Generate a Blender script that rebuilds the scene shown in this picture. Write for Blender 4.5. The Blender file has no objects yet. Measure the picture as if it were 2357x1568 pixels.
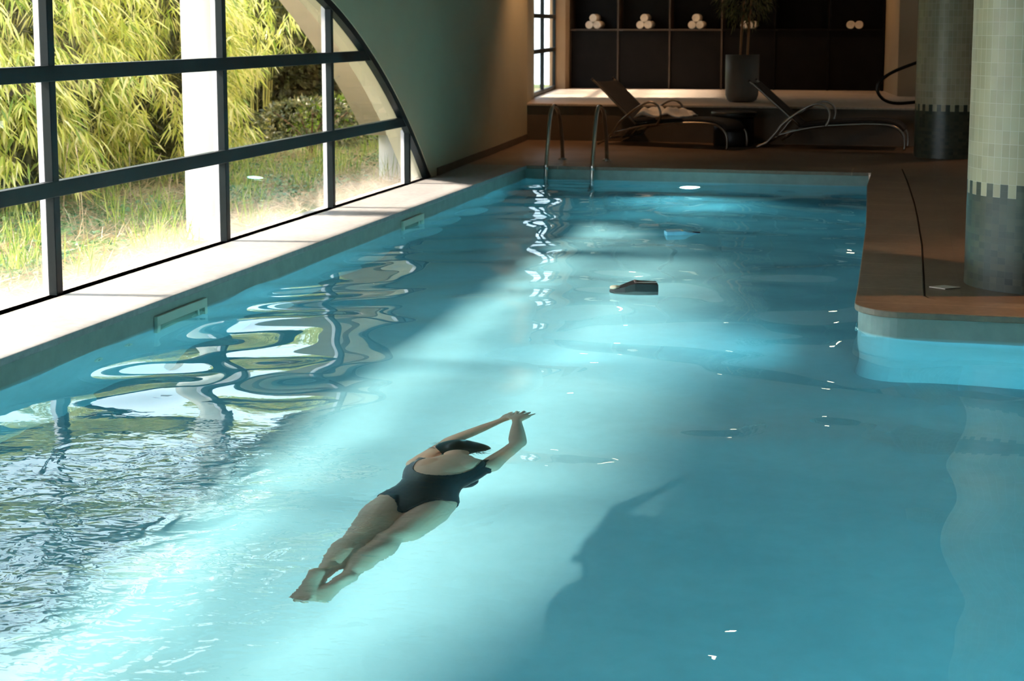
import bpy, bmesh, math, random
import numpy as np
from mathutils import Vector, Matrix, noise
random.seed(7); np.random.seed(7)
R = math.radians
SC = bpy.context.scene
COL = SC.collection

# ------------------------------------------------------------------ camera
F = 3700.0
TP = .13
YAW = math.atan2(2090 - 1178.5, math.hypot(F, F * TP))
cam_d = bpy.data.cameras.new('camera')
cam_d.sensor_width = 36
cam_d.lens = 36 * F / 2357
cam_d.shift_y = -(784 - (58 + F * TP)) / 2357
cam_d.clip_start = .05
cam_d.clip_end = 200
cam = bpy.data.objects.new('camera', cam_d)
cam.location = (0, 0, 1.6)
cam.rotation_euler = (math.pi / 2 - math.atan(TP), 0, YAW)
COL.objects.link(cam)
SC.camera = cam
cam_d.dof.use_dof = True
cam_d.dof.focus_distance = 5.9
cam_d.dof.aperture_fstop = 8.0

# ------------------------------------------------------------------ exposure, sky, sun
SC.view_settings.view_transform = 'Standard'
SC.view_settings.look = 'None'
SC.view_settings.exposure = 0.0
SC.view_settings.gamma = 1.0
SC.view_settings.use_curve_mapping = False
SC.render.film_transparent = False
SC.cycles.max_bounces = 6
SC.cycles.use_light_tree = False
SC.cycles.sample_clamp_indirect = 18.5
SC.cycles.diffuse_bounces = 3
SC.cycles.glossy_bounces = 3
SC.cycles.transmission_bounces = 6
SC.cycles.transparent_max_bounces = 8
SC.cycles.adaptive_threshold = .05
w = bpy.data.worlds.new('sky')
SC.world = w
w.use_nodes = True
bg = w.node_tree.nodes['Background']
bg.inputs[0].default_value = (.84, .92, 1.0, 1)
bg.inputs[1].default_value = 5.0


def lamp(kind, name, loc, energy, color, direction=None, **kw):
    d = bpy.data.lights.new(name, kind)
    d.energy = energy
    d.color = color
    for k, v in kw.items():
        setattr(d, k, v)
    o = bpy.data.objects.new(name, d)
    o.location = loc
    if direction is not None:
        o.rotation_euler = Vector(direction).to_track_quat('-Z', 'Y').to_euler()
    COL.objects.link(o)
    return o


sun = lamp('SUN', 'sun', (-20, 5, 20), 23.0, (1, .82, .66), (1, .16, -.80), angle=R(7))
sun.data.cycles.is_caustics_light = True


# ------------------------------------------------------------------ helpers
def link(me, name, mats=(), parent=None, smooth=False):
    o = bpy.data.objects.new(name, me)
    for m in (mats if isinstance(mats, (list, tuple)) else [mats]):
        me.materials.append(m)
    COL.objects.link(o)
    if parent is not None:
        o.parent = parent
    if smooth:
        me.polygons.foreach_set('use_smooth', [True] * len(me.polygons))
    return o


def mesh(name, v, f, mats=(), parent=None, smooth=False):
    me = bpy.data.meshes.new(name)
    me.from_pydata([tuple(p) for p in v], [], [tuple(q) for q in f])
    me.update()
    return link(me, name, mats, parent, smooth)


def tag(o, label=None, cat=None, group=None, kind=None):
    if label: o['label'] = label
    if cat: o['category'] = cat
    if group: o['group'] = group
    if kind: o['kind'] = kind
    return o


def struct(o):
    o['kind'] = 'structure'
    return o


def empty(name, loc, rz=0):
    o = bpy.data.objects.new(name, None)
    o.location = loc
    o.rotation_euler = (0, 0, rz)
    o.empty_display_size = .1
    COL.objects.link(o)
    return o


def copy_tree(o, parent=None, loc=None, rz=None):
    c = o.copy()
    COL.objects.link(c)
    c.parent = parent
    if loc is not None: c.location = loc
    if rz is not None: c.rotation_euler = (0, 0, rz)
    for ch in [x for x in COL.objects if x.parent == o]:
        copy_tree(ch, c)
    return c


class MB:
    """collects solids for one mesh"""
    def __init__(s):
        s.v = []; s.f = []

    def add(s, v, f):
        n = len(s.v)
        s.v += [tuple(p) for p in v]
        s.f += [tuple(i + n for i in q) for q in f]
        return s

    def box(s, lo, hi):
        x0, y0, z0 = lo; x1, y1, z1 = hi
        v = [(x0, y0, z0), (x1, y0, z0), (x1, y1, z0), (x0, y1, z0), (x0, y0, z1), (x1, y0, z1), (x1, y1, z1), (x0, y1, z1)]
        return s.add(v, [(3, 2, 1, 0), (4, 5, 6, 7), (0, 1, 5, 4), (1, 2, 6, 5), (2, 3, 7, 6), (3, 0, 4, 7)])

    def prism(s, poly, z0, z1):
        n = len(poly)
        v = [(p[0], p[1], z0) for p in poly] + [(p[0], p[1], z1) for p in poly]
        f = [tuple(range(n - 1, -1, -1)), tuple(range(n, 2 * n))]
        f += [(i, (i + 1) % n, n + (i + 1) % n, n + i) for i in range(n)]
        return s.add(v, f)

    def tube(s, pts, r, n=10, cap=True):
        pts = [Vector(p) for p in pts]
        rs = r if isinstance(r, (list, tuple)) else [r] * len(pts)
        vs, fs = [], []
        up = None
        for i, p in enumerate(pts):
            t = (pts[min(i + 1, len(pts) - 1)] - pts[max(i - 1, 0)]).normalized()
            if up is None:
                up = Vector((0, 0, 1)) if abs(t.z) < .9 else Vector((1, 0, 0))
            a = t.cross(up)
            if a.length < 1e-5: a = t.orthogonal()
            a.normalize(); b = a.cross(t).normalized(); up = b
            for k in range(n):
                an = 2 * math.pi * k / n
                vs.append(p + (a * math.cos(an) + b * math.sin(an)) * rs[i])
        for i in range(len(pts) - 1):
            for k in range(n):
                fs.append((i * n + k, i * n + (k + 1) % n, (i + 1) * n + (k + 1) % n, (i + 1) * n + k))
        if cap:
            fs.append(tuple(range(n - 1, -1, -1)))
            fs.append(tuple(range((len(pts) - 1) * n, len(pts) * n)))
        return s.add(vs, fs)

    def lathe(s, prof, c=(0, 0), n=40, cap=False):
        vs = []; fs = []
        for r, z in prof:
            for k in range(n):
                a = 2 * math.pi * k / n
                vs.append((c[0] + r * math.cos(a), c[1] + r * math.sin(a), z))
        for i in range(len(prof) - 1):
            for k in range(n):
                fs.append((i * n + k, i * n + (k + 1) % n, (i + 1) * n + (k + 1) % n, (i + 1) * n + k))
        if cap:
            fs.append(tuple(range(n - 1, -1, -1)))
            fs.append(tuple(range((len(prof) - 1) * n, len(prof) * n)))
        return s.add(vs, fs)

    def build(s, name, mat=(), parent=None, smooth=False, bevel=0):
        o = mesh(name, s.v, s.f, mat, parent, smooth)
        if bevel:
            m = o.modifiers.new('bevel', 'BEVEL'); m.width = bevel; m.segments = 2; m.limit_method = 'ANGLE'
        return o


def bez(pts, n=8):
    """Catmull-Rom through points"""
    P = [Vector(p) for p in pts]
    P = [P[0] * 2 - P[1]] + P + [P[-1] * 2 - P[-2]]
    out = []
    for i in range(1, len(P) - 2):
        for k in range(n):
            t = k / n
            a, b, c, d = P[i - 1:i + 3]
            out.append(.5 * ((2 * b) + (c - a) * t + (2 * a - 5 * b + 4 * c - d) * t * t + (3 * b - a - 3 * c + d) * t ** 3))
    out.append(P[-2])
    return out


# ------------------------------------------------------------------ materials
class NT:
    def __init__(s, name):
        s.m = bpy.data.materials.new(name)
        s.m.use_nodes = True
        s.t = s.m.node_tree
        s.b = s.t.nodes.get('Principled BSDF')
        s.out = s.t.nodes.get('Material Output')

    def n(s, typ, ins=None, **kw):
        nd = s.t.nodes.new(typ)
        for k, v in kw.items():
            setattr(nd, k, v)
        for k, v in (ins or {}).items():
            if hasattr(v, 'links') or isinstance(v, bpy.types.NodeSocket):
                s.t.links.new(v, nd.inputs[k])
            else:
                nd.inputs[k].default_value = v
        return nd

    def set(s, **kw):
        for k, v in kw.items():
            k = k.replace('_', ' ')
            if isinstance(v, bpy.types.NodeSocket): s.t.links.new(v, s.b.inputs[k])
            else: s.b.inputs[k].default_value = v
        return s

    def coord(s, kind='Object'):
        return s.n('ShaderNodeTexCoord').outputs[kind]

    def ramp(s, fac, stops):
        r = s.n('ShaderNodeValToRGB', {0: fac})
        e = r.color_ramp.elements
        while len(e) < len(stops): e.new(.5)
        for i, (p, c) in enumerate(stops):
            e[i].position = p; e[i].color = (*c, 1)
        return r.outputs[0]

    def noise(s, vec, scale, detail=4, rough=.5, dist=0):
        return s.n('ShaderNodeTexNoise', {'Vector': vec, 'Scale': scale, 'Detail': detail, 'Roughness': rough, 'Distortion': dist}).outputs[0]

    def bump(s, h, strength=.3, dist=.01):
        s.t.links.new(s.n('ShaderNodeBump', {'Height': h, 'Strength': strength, 'Distance': dist}).outputs[0], s.b.inputs['Normal'])
        return s


def simple(name, c, rough=.5, metal=0, var=.12, scale=8, bump=.0, spec=.5):
    t = NT(name)
    v = t.coord()
    f = t.noise(v, scale)
    t.set(Base_Color=t.ramp(f, [(.3, tuple(x * (1 - var) for x in c)), (.7, tuple(min(1, x * (1 + var)) for x in c))]),
          Roughness=rough, Metallic=metal)
    t.b.inputs['Specular IOR Level'].default_value = spec
    if bump: t.bump(t.noise(v, scale * 6), bump, .005)
    return t.m


def stone(name, c, tile, off=(0, 0, 0), var=.2, joint=.6, rough=.55, gap=.004):
    """slabs with thin joints and cloudy wear; tile=(w,h)"""
    t = NT(name)
    v = t.n('ShaderNodeMapping', {'Vector': t.coord(), 'Location': off}).outputs[0]
    n1 = t.noise(v, 1.7, 6, .6); n2 = t.noise(v, 22, 4, .6)
    base = t.ramp(n1, [(.3, tuple(x * (1 - var) for x in c)), (.7, tuple(min(1, x * (1 + var)) for x in c))])
    fine = t.ramp(n2, [(.3, (.8, .8, .8)), (.65, (1.05, 1.05, 1.05))])
    mx = t.n('ShaderNodeMix', {0: 1.0, 6: base, 7: fine}, data_type='RGBA', blend_type='MULTIPLY').outputs[2]
    br = t.n('ShaderNodeTexBrick', {'Vector': v, 'Color1': (1, 1, 1, 1), 'Color2': (.86, .84, .82, 1), 'Mortar': (joint, joint, joint, 1),
                                    'Scale': 1.0, 'Mortar Size': gap, 'Mortar Smooth': .2, 'Brick Width': tile[0], 'Row Height': tile[1]})
    br.offset = 0.0
    mx2 = t.n('ShaderNodeMix', {0: 1.0, 6: mx, 7: br.outputs[0]}, data_type='RGBA', blend_type='MULTIPLY').outputs[2]
    t.set(Base_Color=mx2, Roughness=rough)
    t.bump(n2, .15, .004)
    return t.m


M = {}
M['green_wall'] = simple('sage_plaster', (.44, .40, .275), .7, var=.05, scale=1.5, bump=.05)
M['tan_wall'] = simple('tan_plaster', (.36, .26, .165), .7, var=.05, scale=2, bump=.05)
M['ceil'] = simple('ceiling_plaster', (.30, .29, .26), .8, var=.04, scale=1)
M['sunlit_stone'] = stone('sunlit_coping_stone', (.30, .30, .31), (4.0, 1.9), off=(.02, .9, 0), var=.14, joint=.93, rough=.5)  # same stone as the right side, sunlight put into a paler colour
M['warm_dim_stone'] = stone('warm_dim_deck_stone', (.17, .11, .068), (.6, .6), off=(.27, 0, 0), var=.25, joint=.8, rough=.42)  # same stone, warm dim light put into the brown
M['coping_stone'] = stone('warm_dim_coping_stone', (.21, .145, .098), (3, .48), off=(.5, .03, 0), var=.3, joint=1.6, rough=.45, gap=.007)  # right coping: warm dim light put into its colour too
M['plat_front'] = simple('platform_riser_plaster', (.11, .08, .052), .6, var=.1, scale=4)
M['plat_top'] = stone('platform_stone', (.5, .42, .34), (.45, 3.0), var=.12, joint=.85, rough=.5)
M['frame'] = simple('dark_painted_steel', (.006, .012, .014), .45, var=.15, scale=12, spec=.2)
M['frame_out'] = simple('light_grey_aluminium', (.5, .5, .55), .5, var=.03)
M['steel'] = simple('polished_steel', (.62, .62, .6), .16, 1, var=.05)
M['dark_steel'] = simple('dark_handrail', (.03, .028, .025), .25, 1, var=.05)
M['black'] = simple('black_plastic', (.01, .01, .011), .4, var=.2)
M['white_out'] = simple('white_render', (.86, .85, .84), .7, var=.03, scale=3)
M['cream_out'] = simple('cream_render', (.62, .5, .38), .7, var=.06, scale=3)
M['liner_trim'] = simple('skimmer_plastic', (.55, .66, .55), .4, var=.03)


def basin_mat():
    t = NT('pool_plaster')
    v = t.coord()
    n = t.noise(v, 1.1, 5, .6)
    n2 = t.noise(v, 9, 5, .6)
    c = t.ramp(n, [(.3, (.27, .505, .575)), (.7, (.32, .565, .63))])
    c2 = t.ramp(n2, [(.3, (.93, .93, .93)), (.7, (1.02, 1.02, 1.02))])
    z = t.n('ShaderNodeSeparateXYZ', {0: v}).outputs[2]
    m = t.n('ShaderNodeMix', {0: 1.0, 6: c, 7: c2}, data_type='RGBA', blend_type='MULTIPLY').outputs[2]
    # scum line: limescale and grey-green band above the waterline
    band = t.n('ShaderNodeMapRange', {0: z, 1: -.008, 2: .012, 3: 0., 4: 1.}).outputs[0]
    grey = t.ramp(n2, [(.3, (.21, .27, .24)), (.7, (.27, .33, .30))])
    m2 = t.n('ShaderNodeMix', {0: band, 6: m, 7: grey}, data_type='RGBA').outputs[2]
    t.set(Base_Color=m2, Roughness=.6)
    return t.m


M['basin'] = basin_mat()


def glass_mat():
    """clear panes, misted with condensation along their foot"""
    t = NT('window_glass')
    t.t.nodes.remove(t.b)
    v = t.coord()
    tr = t.n('ShaderNodeBsdfTransparent', {0: (.95, .97, .96, 1)})
    gl = t.n('ShaderNodeBsdfGlossy', {0: (1, 1, 1, 1), 1: .0})
    fr = t.n('ShaderNodeFresnel', {0: 1.45})
    mx = t.n('ShaderNodeMixShader', {0: fr.outputs[0], 1: tr.outputs[0], 2: gl.outputs[0]})
    mist = t.n('ShaderNodeBsdfTranslucent', {0: (.95, .93, .88, 1)})
    z = t.n('ShaderNodeSeparateXYZ', {0: v}).outputs[2]
    nz = t.noise(v, 1.6, 3)
    zz = t.n('ShaderNodeMath', {0: nz, 1: -.30, 2: z}, operation='MULTIPLY_ADD').outputs[0]
    fac = t.n('ShaderNodeMapRange', {0: zz, 1: -.04, 2: .26, 3: .12, 4: .0}, interpolation_type='SMOOTHSTEP').outputs[0]
    m2 = t.n('ShaderNodeMixShader', {0: fac, 1: mx.outputs[0], 2: mist.outputs[0]})
    t.t.links.new(m2.outputs[0], t.out.inputs[0])
    return t.m


M['glass'] = glass_mat()
WATER_REFRACT = True


def water_mat():
    t = NT('pool_water')
    t.t.nodes.remove(t.b)
    if WATER_REFRACT:
        v = t.coord()
        mask = t.n('ShaderNodeAttribute', attribute_name='wake').outputs['Fac']
        w1 = t.n('ShaderNodeTexNoise', {'Vector': v, 'Scale': 5.0, 'Detail': 2, 'Roughness': .45, 'Distortion': 1.2}).outputs[0]
        w2 = t.n('ShaderNodeTexNoise', {'Vector': t.n('ShaderNodeMapping', {'Vector': v, 'Rotation': (0, 0, .5), 'Scale': (1, 1.9, 1)}).outputs[0], 'Scale': 12.0, 'Detail': 1.5, 'Roughness': .5, 'Distortion': .8}).outputs[0]
        hh = t.n('ShaderNodeMath', {0: w1, 1: t.n('ShaderNodeMath', {0: w2, 1: .35}, operation='MULTIPLY').outputs[0]}, operation='ADD').outputs[0]
        hm_ = t.n('ShaderNodeMath', {0: hh, 1: mask}, operation='MULTIPLY').outputs[0]
        bp = t.n('ShaderNodeBump', {'Height': hm_, 'Strength': 1.0, 'Distance': .013}).outputs[0]
        g = t.n('ShaderNodeBsdfGlass', {0: (.83, .965, 1, 1), 1: .0, 2: 1.333, 'Normal': bp})
        t.t.links.new(g.outputs[0], t.out.inputs[0])
    else:
        tr = t.n('ShaderNodeBsdfTransparent', {0: (.9, .98, 1, 1)})
        gl = t.n('ShaderNodeBsdfGlossy', {0: (1, 1, 1, 1), 1: .0})
        fr = t.n('ShaderNodeFresnel', {0: 1.333})
        mx = t.n('ShaderNodeMixShader', {0: fr.outputs[0], 1: tr.outputs[0], 2: gl.outputs[0]})
        t.t.links.new(mx.outputs[0], t.out.inputs[0])
    return t.m


M['water'] = water_mat()

# ------------------------------------------------------------------ pool basin, water, deck
DZ = .145
DEPTH = -.95


def corner(cx, cy, r, a0, a1, n=10):
    return [(cx + r * math.cos(R(a0 + (a1 - a0) * i / n)), cy + r * math.sin(R(a0 + (a1 - a0) * i / n))) for i in range(n + 1)]


# outline of the water, anticlockwise from the near left corner
NEARY, RIGHTX = 1.2, 4.0
CORN = [(.34, 8.36)] + corner(.03, 8.60, .24, 270, 180, 10)[0:] + [(-.21, 9.2), (-.235, 12.0), (-.30, 15.0), (-.335, 16.35)]
OUT = [(-3.85, NEARY), (RIGHTX, NEARY), (RIGHTX, 8.36)] + CORN + [(-3.85, 16.35)]


def inside(x, y):
    c = False
    n = len(OUT)
    for i in range(n):
        x1, y1 = OUT[i]; x2, y2 = OUT[(i + 1) % n]
        if (y1 > y) != (y2 > y) and x < (x2 - x1) * (y - y1) / (y2 - y1) + x1:
            c = not c
    return c


def offset(poly, d):
    """offset an open polyline to its left by d"""
    out = []
    for i, p in enumerate(poly):
        a = Vector(poly[max(i - 1, 0)]); b = Vector(poly[min(i + 1, len(poly) - 1)])
        t = (b - a).normalized()
        out.append((p[0] - t.y * d, p[1] + t.x * d))
    return out


mb = MB()
n = len(OUT)
zs = [DEPTH, -.25, 0, .125]
v = [(p[0], p[1], z) for z in zs for p in OUT]
f = []
for k in range(len(zs) - 1):
    for i in range(n):
        j = (i + 1) % n
        f.append((k * n + j, k * n + i, (k + 1) * n + i, (k + 1) * n + j))
f.append(tuple(range(n)))
mb.add(v, f)
basin = struct(mb.build('floor_pool_basin', M['basin']))
basin.cycles.is_caustics_receiver = True

# deck slabs
left = [(-3.83, -2), (-3.83, 16.33), (-4.56, 16.33), (-4.56, -2)]
MBl = MB().prism(left, .11, DZ)
struct(MBl.build('trim_left_coping', M['sunlit_stone'], bevel=.004))
struct(MB().box((-3.83, 16.33, .11), (-.31, 16.85, DZ)).box((-4.9, 16.33, .11), (-3.83, 16.85, DZ)).build('trim_far_coping', M['coping_stone'], bevel=.004))
edge_in = [(p[0] - 0, p[1]) for p in CORN]
nose = offset(CORN, .02)
outer = [(.34, 8.75), (.25, 8.76), (.19, 8.78), (.15, 8.82), (.127, 8.89), (.127, 9.2), (.13, 11.0), (.11, 12.6), (.09, 13.6), (.03, 15.6), (-.02, 16.85)]
rim = [(RIGHTX, 8.34)] + nose[:-1] + [(-.31, 16.33), (-.31, 16.85), (-.02, 16.85)] + outer[::-1][1:] + [(RIGHTX, 8.75)]
struct(MB().prism(rim[::-1], .11, DZ).build('trim_right_coping', M['coping_stone'], bevel=.005))
deck = [(RIGHTX + 2, 8.76), (RIGHTX, 8.76)] + [(p[0] + .012, p[1] + .01) for p in outer] + [(-.02, 16.86), (-4.9, 16.86), (-4.9, 20.6), (RIGHTX + 2, 20.6)]
under = [(RIGHTX + 2, 8.6), (.5, 8.6)] + [(p[0] - .04, p[1] - .03) for p in outer] + [(-.06, 16.6), (-4.9, 16.6), (-4.9, 20.6), (RIGHTX + 2, 20.6)]
struct(MB().prism(deck[::-1], .108, DZ - .004).prism(under[::-1], .04, .1085).build('floor_deck', M['warm_dim_stone']))
struct(MB().box((-4.6, -3, .0), (RIGHTX + 2, NEARY, DZ)).box((RIGHTX, NEARY, 0), (RIGHTX + 2, 8.76, DZ)).build('floor_near_deck', M['warm_dim_stone']))

# water surface
def wave_height(X, Y):
    rs = np.random.RandomState(3)
    h = np.zeros_like(X)
    wx = X + .10 * np.sin(1.7 * Y + .6) + .06 * np.sin(3.1 * X + 2.3 * Y)
    wy = Y + .12 * np.sin(1.3 * X + 1.1) + .07 * np.sin(2.7 * Y - 1.9 * X + 2)
    # long swells, crests mostly across the pool
    for i in range(22):
        lam = rs.uniform(.28, 1.2)
        th = rs.normal(math.pi / 2, .75)
        k = 2 * math.pi / lam
        a = .0125 * lam / k
        h += a * np.sin(k * (wx * math.cos(th) + wy * math.sin(th)) + rs.uniform(0, 6.3))
    # stronger, rounder waves along the window side
    side = np.clip((-1.9 - X) / 1.4, 0, 1)
    for i in range(14):
        lam = rs.uniform(.3, .7)
        th = rs.uniform(0, math.pi)
        k = 2 * math.pi / lam
        h += side * .017 / k * lam ** .3 * np.sin(k * (wx * math.cos(th) + wy * math.sin(th)) + rs.uniform(0, 6.3))
    # wake left of and behind the swimmer
    def blob(cx, cy, sx, sy):
        return np.exp(-(((X - cx) / sx) ** 2 + ((Y - cy) / sy) ** 2))
    global WAKE
    wk = blob(-2.65, 4.9, .75, .75) + .8 * blob(-1.62, 4.55, .16, .5) + .8 * blob(-2.3, 3.85, 1.0, .55)
    WAKE = np.clip(wk, 0, 1.1)
    for i in range(0):
        lam = rs.uniform(.035, .16)
        th = rs.normal(1.9, 1.1)
        k = 2 * math.pi / lam
        h += wk * .017 / k * (lam / .1) ** .4 * np.sin(k * (wx * math.cos(th) + wy * math.sin(th)) + rs.uniform(0, 6.3))
    # ring ripples
    for cx, cy, r0, a, lam in ((-2.75, 5.05, .55, .0004, .16), (-.95, 4.95, .10, .0002, .06), (-1.62, 5.15, .5, .0002, .09),
                               (-.85, 4.45, .06, .0003, .04), (-.2, 4.9, .1, .0003, .05), (-3.3, 6.6, .04, .0006, .035)):
        r = np.hypot(X - cx, Y - cy)
        h += a * np.sin(2 * math.pi * r / lam) * np.exp(-((r - r0) / (r0 * .6)) ** 2)
    return h


def build_water():
    bands = [(NEARY, 7.5, .016), (7.5, 16.37, .03)]
    ys = []
    for a, b, s in bands:
        ys += list(np.arange(a, b, s))
    ys.append(16.36)
    xs = np.arange(-3.86, RIGHTX, .016)
    # coarse to the right where nothing is seen
    xs = np.concatenate([np.arange(-3.86, .8, .017), np.arange(.8, RIGHTX + .2, .15)])
    ys = np.array(ys)
    X, Y = np.meshgrid(xs, ys)
    H = wave_height(X, Y)
    nx, ny = len(xs), len(ys)
    V = np.stack([X.ravel(), Y.ravel(), H.ravel()], 1)
    idx = np.arange(nx * ny).reshape(ny, nx)
    q = np.stack([idx[:-1, :-1], idx[:-1, 1:], idx[1:, 1:], idx[1:, :-1]], -1).reshape(-1, 4)
    cx = V[q].mean(1)
    # keep only faces over the basin
    keep = (cx[:, 1] < 8.37) | (cx[:, 0] < -.19)
    fine = np.where((cx[:, 1] > 8.3) & (cx[:, 0] > -.4) & keep)[0]
    for i in fine:
        x, y = cx[i, :2]
        if not (inside(x, y) or inside(x - .02, y - .01)): keep[i] = False
    q = q[keep]
    me = bpy.data.meshes.new('water_surface')
    used = np.unique(q)
    remap = -np.ones(len(V), int); remap[used] = np.arange(len(used))
    V = V[used]; q = remap[q]
    me.vertices.add(len(V)); me.vertices.foreach_set('co', V.ravel())
    me.loops.add(q.size); me.loops.foreach_set('vertex_index', q.ravel())
    me.polygons.add(len(q)); me.polygons.foreach_set('loop_start', np.arange(0, q.size, 4)); 
    me.update(calc_edges=True)
    o = link(me, 'water_surface', M['water'], None, True)
    at = me.attributes.new('wake', 'FLOAT', 'POINT')
    at.data.foreach_set('value', WAKE.ravel()[used].astype(np.float32))
    o['kind'] = 'structure'
    o.cycles.is_caustics_caster = True
    return o


water = build_water()

# ------------------------------------------------------------------ walls
WX = -4.42
AC, AZ, AR = 9.45, -5.62, 7.88
FL = 3.4      # flat stretch added to the arch out of view, letting in more sun


def arch_pts(cy, cz, r, z0, n=48):
    a0 = math.acos(min(1, (z0 - cz) / r))
    return [(cy + r * math.sin(-a0 + 2 * a0 * i / n), cz + r * math.cos(-a0 + 2 * a0 * i / n)) for i in range(n + 1)]


def wall_with_arch(name, x0, x1, y0, y1, z0, z1, arch, mat):
    """solid wall in the y-z plane with arched opening standing on z0"""
    P = arch
    o0, o1 = P[0], P[-1]
    prof = [(y0, z0)] + P + [(y1, z0), (y1, z1), (y0, z1)]
    n = len(prof)
    top = [(p[0], z1) for p in P]
    v = []; f = []
    mb = MB()
    # side blocks
    mb.box((x0, y0, z0), (x1, o0[0], z1)); mb.box((x0, o1[0], z0), (x1, y1, z1))
    for i in range(len(P) - 1):
        a, b = P[i], P[i + 1]
        vv = [(x0, a[0], a[1]), (x1, a[0], a[1]), (x1, b[0], b[1]), (x0, b[0], b[1]), (x0, a[0], z1), (x1, a[0], z1), (x1, b[0], z1), (x0, b[0], z1)]
        mb.add(vv, [(3, 2, 1, 0), (4, 5, 6, 7), (1, 2, 6, 5), (3, 0, 4, 7)])
    return struct(mb.build(name, mat))


H = 3.2
arch = [(p[0] - (FL if p[0] < AC else 0), p[1]) for p in arch_pts(AC, AZ, AR, .10)]
wall_with_arch('wall_left', WX - .28, WX, -3.2, 15.0, 0.0, H, arch, M['green_wall'])
struct(MB().prism([(WX, 15), (-4.70, 20.05), (-4.99, 21.7), (-5.25, 21.7), (-4.96, 20.05), (WX - .28, 15)], 0, H).build('wall_left_far', M['green_wall']))
# platform and niche
PZ = .61
struct(MB().box((-5.42, 20.07, 0), (3.2, 25.6, PZ - .03)).build('wall_platform_riser', M['plat_front']))
struct(MB().box((-5.42, 20.04, PZ - .03), (3.2, 25.6, PZ)).build('floor_platform', M['plat_top'], bevel=.006))
struct(MB().box((-5.42, 24.75, PZ), (-5.19, 25.6, H)).build('wall_niche_pier', M['tan_wall']))
struct(MB().prism([(-5.33, 24.65), (-5.19, 24.75), (-5.42, 24.95), (-5.42, 24.65)], PZ, H).build('wall_window_jamb', M['tan_wall']))
struct(MB().prism([(-.357, 25.6), (-.357, 25.34), (-.117, 23.2), (.15, 23.25), (3.2, 23.25), (3.2, 25.6)], PZ, H).build('wall_niche_right', M['tan_wall']))
struct(MB().box((-5.45, 25.6, 0), (6, 25.8, H)).build('wall_back', M['tan_wall']))
struct(MB().box((5.8, -3.2, 0), (6, 25.8, H)).build('wall_right', M['tan_wall']))
struct(MB().box((-4.7, -3.2, 0), (6, -3.0, H)).build('wall_near', M['tan_wall']))
struct(MB().box((-5.8, -9.5, H), (6, 25.8, H + .15)).build('ceiling', M['ceil']))
struct(MB().prism([(-4.405, 15.0), (-4.685, 20.03), (-4.70, 20.03), (-4.42, 15.0)], DZ, DZ + .075).build('baseboard_left', M['plat_front']))


# ------------------------------------------------------------------ windows
def bars_window(name, x, ys, zs, arch, z0, depth=.05, th=.05, thz=.085):
    root = struct(empty(name, (0, 0, 0)))
    A = arch
    def top(y):
        yy = y + FL if y < AC - FL else max(y, AC)
        return AZ + math.sqrt(max(0, AR ** 2 - (yy - AC) ** 2))
    def yhalf(z):
        return math.sqrt(AR ** 2 - (z - AZ) ** 2)
    for y, t in ys:
        o = MB().box((x - depth, y - t / 2, z0), (x, y + t / 2, top(y) - .01)).build('mullion', M['frame'], root, bevel=.004)
        MB().box((x - depth - .035, y - t / 2 + .004, z0), (x - depth - .002, y + t / 2 - .004, top(y) - .03)).build('outer_profile', M['frame_out'], o)
    for z, t in zs:
        h = yhalf(z)
        o = MB().box((x - depth, AC - FL - h, z - t / 2), (x + .004, AC + h, z + t / 2)).build('transom', M['frame'], root, bevel=.004)
        MB().box((x - depth - .03, AC - FL - h, z - t / 2 + .01), (x - depth - .002, AC + h, z + t / 2 - .01)).build('outer_profile', M['frame_out'], o)
    # sill rail and arched frame
    MB().box((x - depth, A[0][0], z0 - .01), (x + .03, A[-1][0], z0 + .045)).build('bottom_rail', M['frame'], root, bevel=.004)
    mb = MB()
    ap = A
    w = .06
    for i in range(len(ap) - 1):
        a, b = Vector(ap[i]), Vector(ap[i + 1])
        ca = Vector((AC - FL if a.x < AC else AC, AZ)); cb = Vector((AC - FL if b.x < AC else AC, AZ))
        ai = a - (a - ca).normalized() * w; bi = b - (b - cb).normalized() * w
        v = [(x - depth, *a), (x + .012, *a), (x + .012, *b), (x - depth, *b), (x - depth, *ai), (x + .012, *ai), (x + .012, *bi), (x - depth, *bi)]
        mb.add(v, [(0, 1, 2, 3), (7, 6, 5, 4), (1, 5, 6, 2), (0, 3, 7, 4)])
    mb.build('arch_frame', M['frame'], root)
    # panes
    yy = [A[0][0]] + [y for y, _ in ys] + [A[-1][0]]
    zz = [z0] + [z for z, _ in zs] + [3.0]
    for i in range(len(yy) - 1):
        for k in range(len(zz) - 1):
            ya, yb, za, zb = yy[i], yy[i + 1], zz[k], zz[k + 1]
            pts = []
            N = 10
            for s in range(N + 1):
                y = ya + (yb - ya) * s / N
                pts.append((y, min(zb, top(y))))
            good = [p for p in pts if p[1] > za + .02]
            if len(good) < 2: continue
            v = [(x - .055, p[0], za) for p in good] + [(x - .055, p[0], p[1]) for p in good]
            m = len(good)
            MB().add(v, [(q, q + 1, m + q + 1, m + q) for q in range(m - 1)]).build('pane', M['glass'], root)
    return root


bars_window('window_1', WX - .02, [(1.2, .05), (3.2, .06), (5.55, .06), (7.81, .065), (10.07, .06), (12.16, .05), (14.2, .045)], [(.722, .085), (1.343, .085)], arch, .10)

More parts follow.
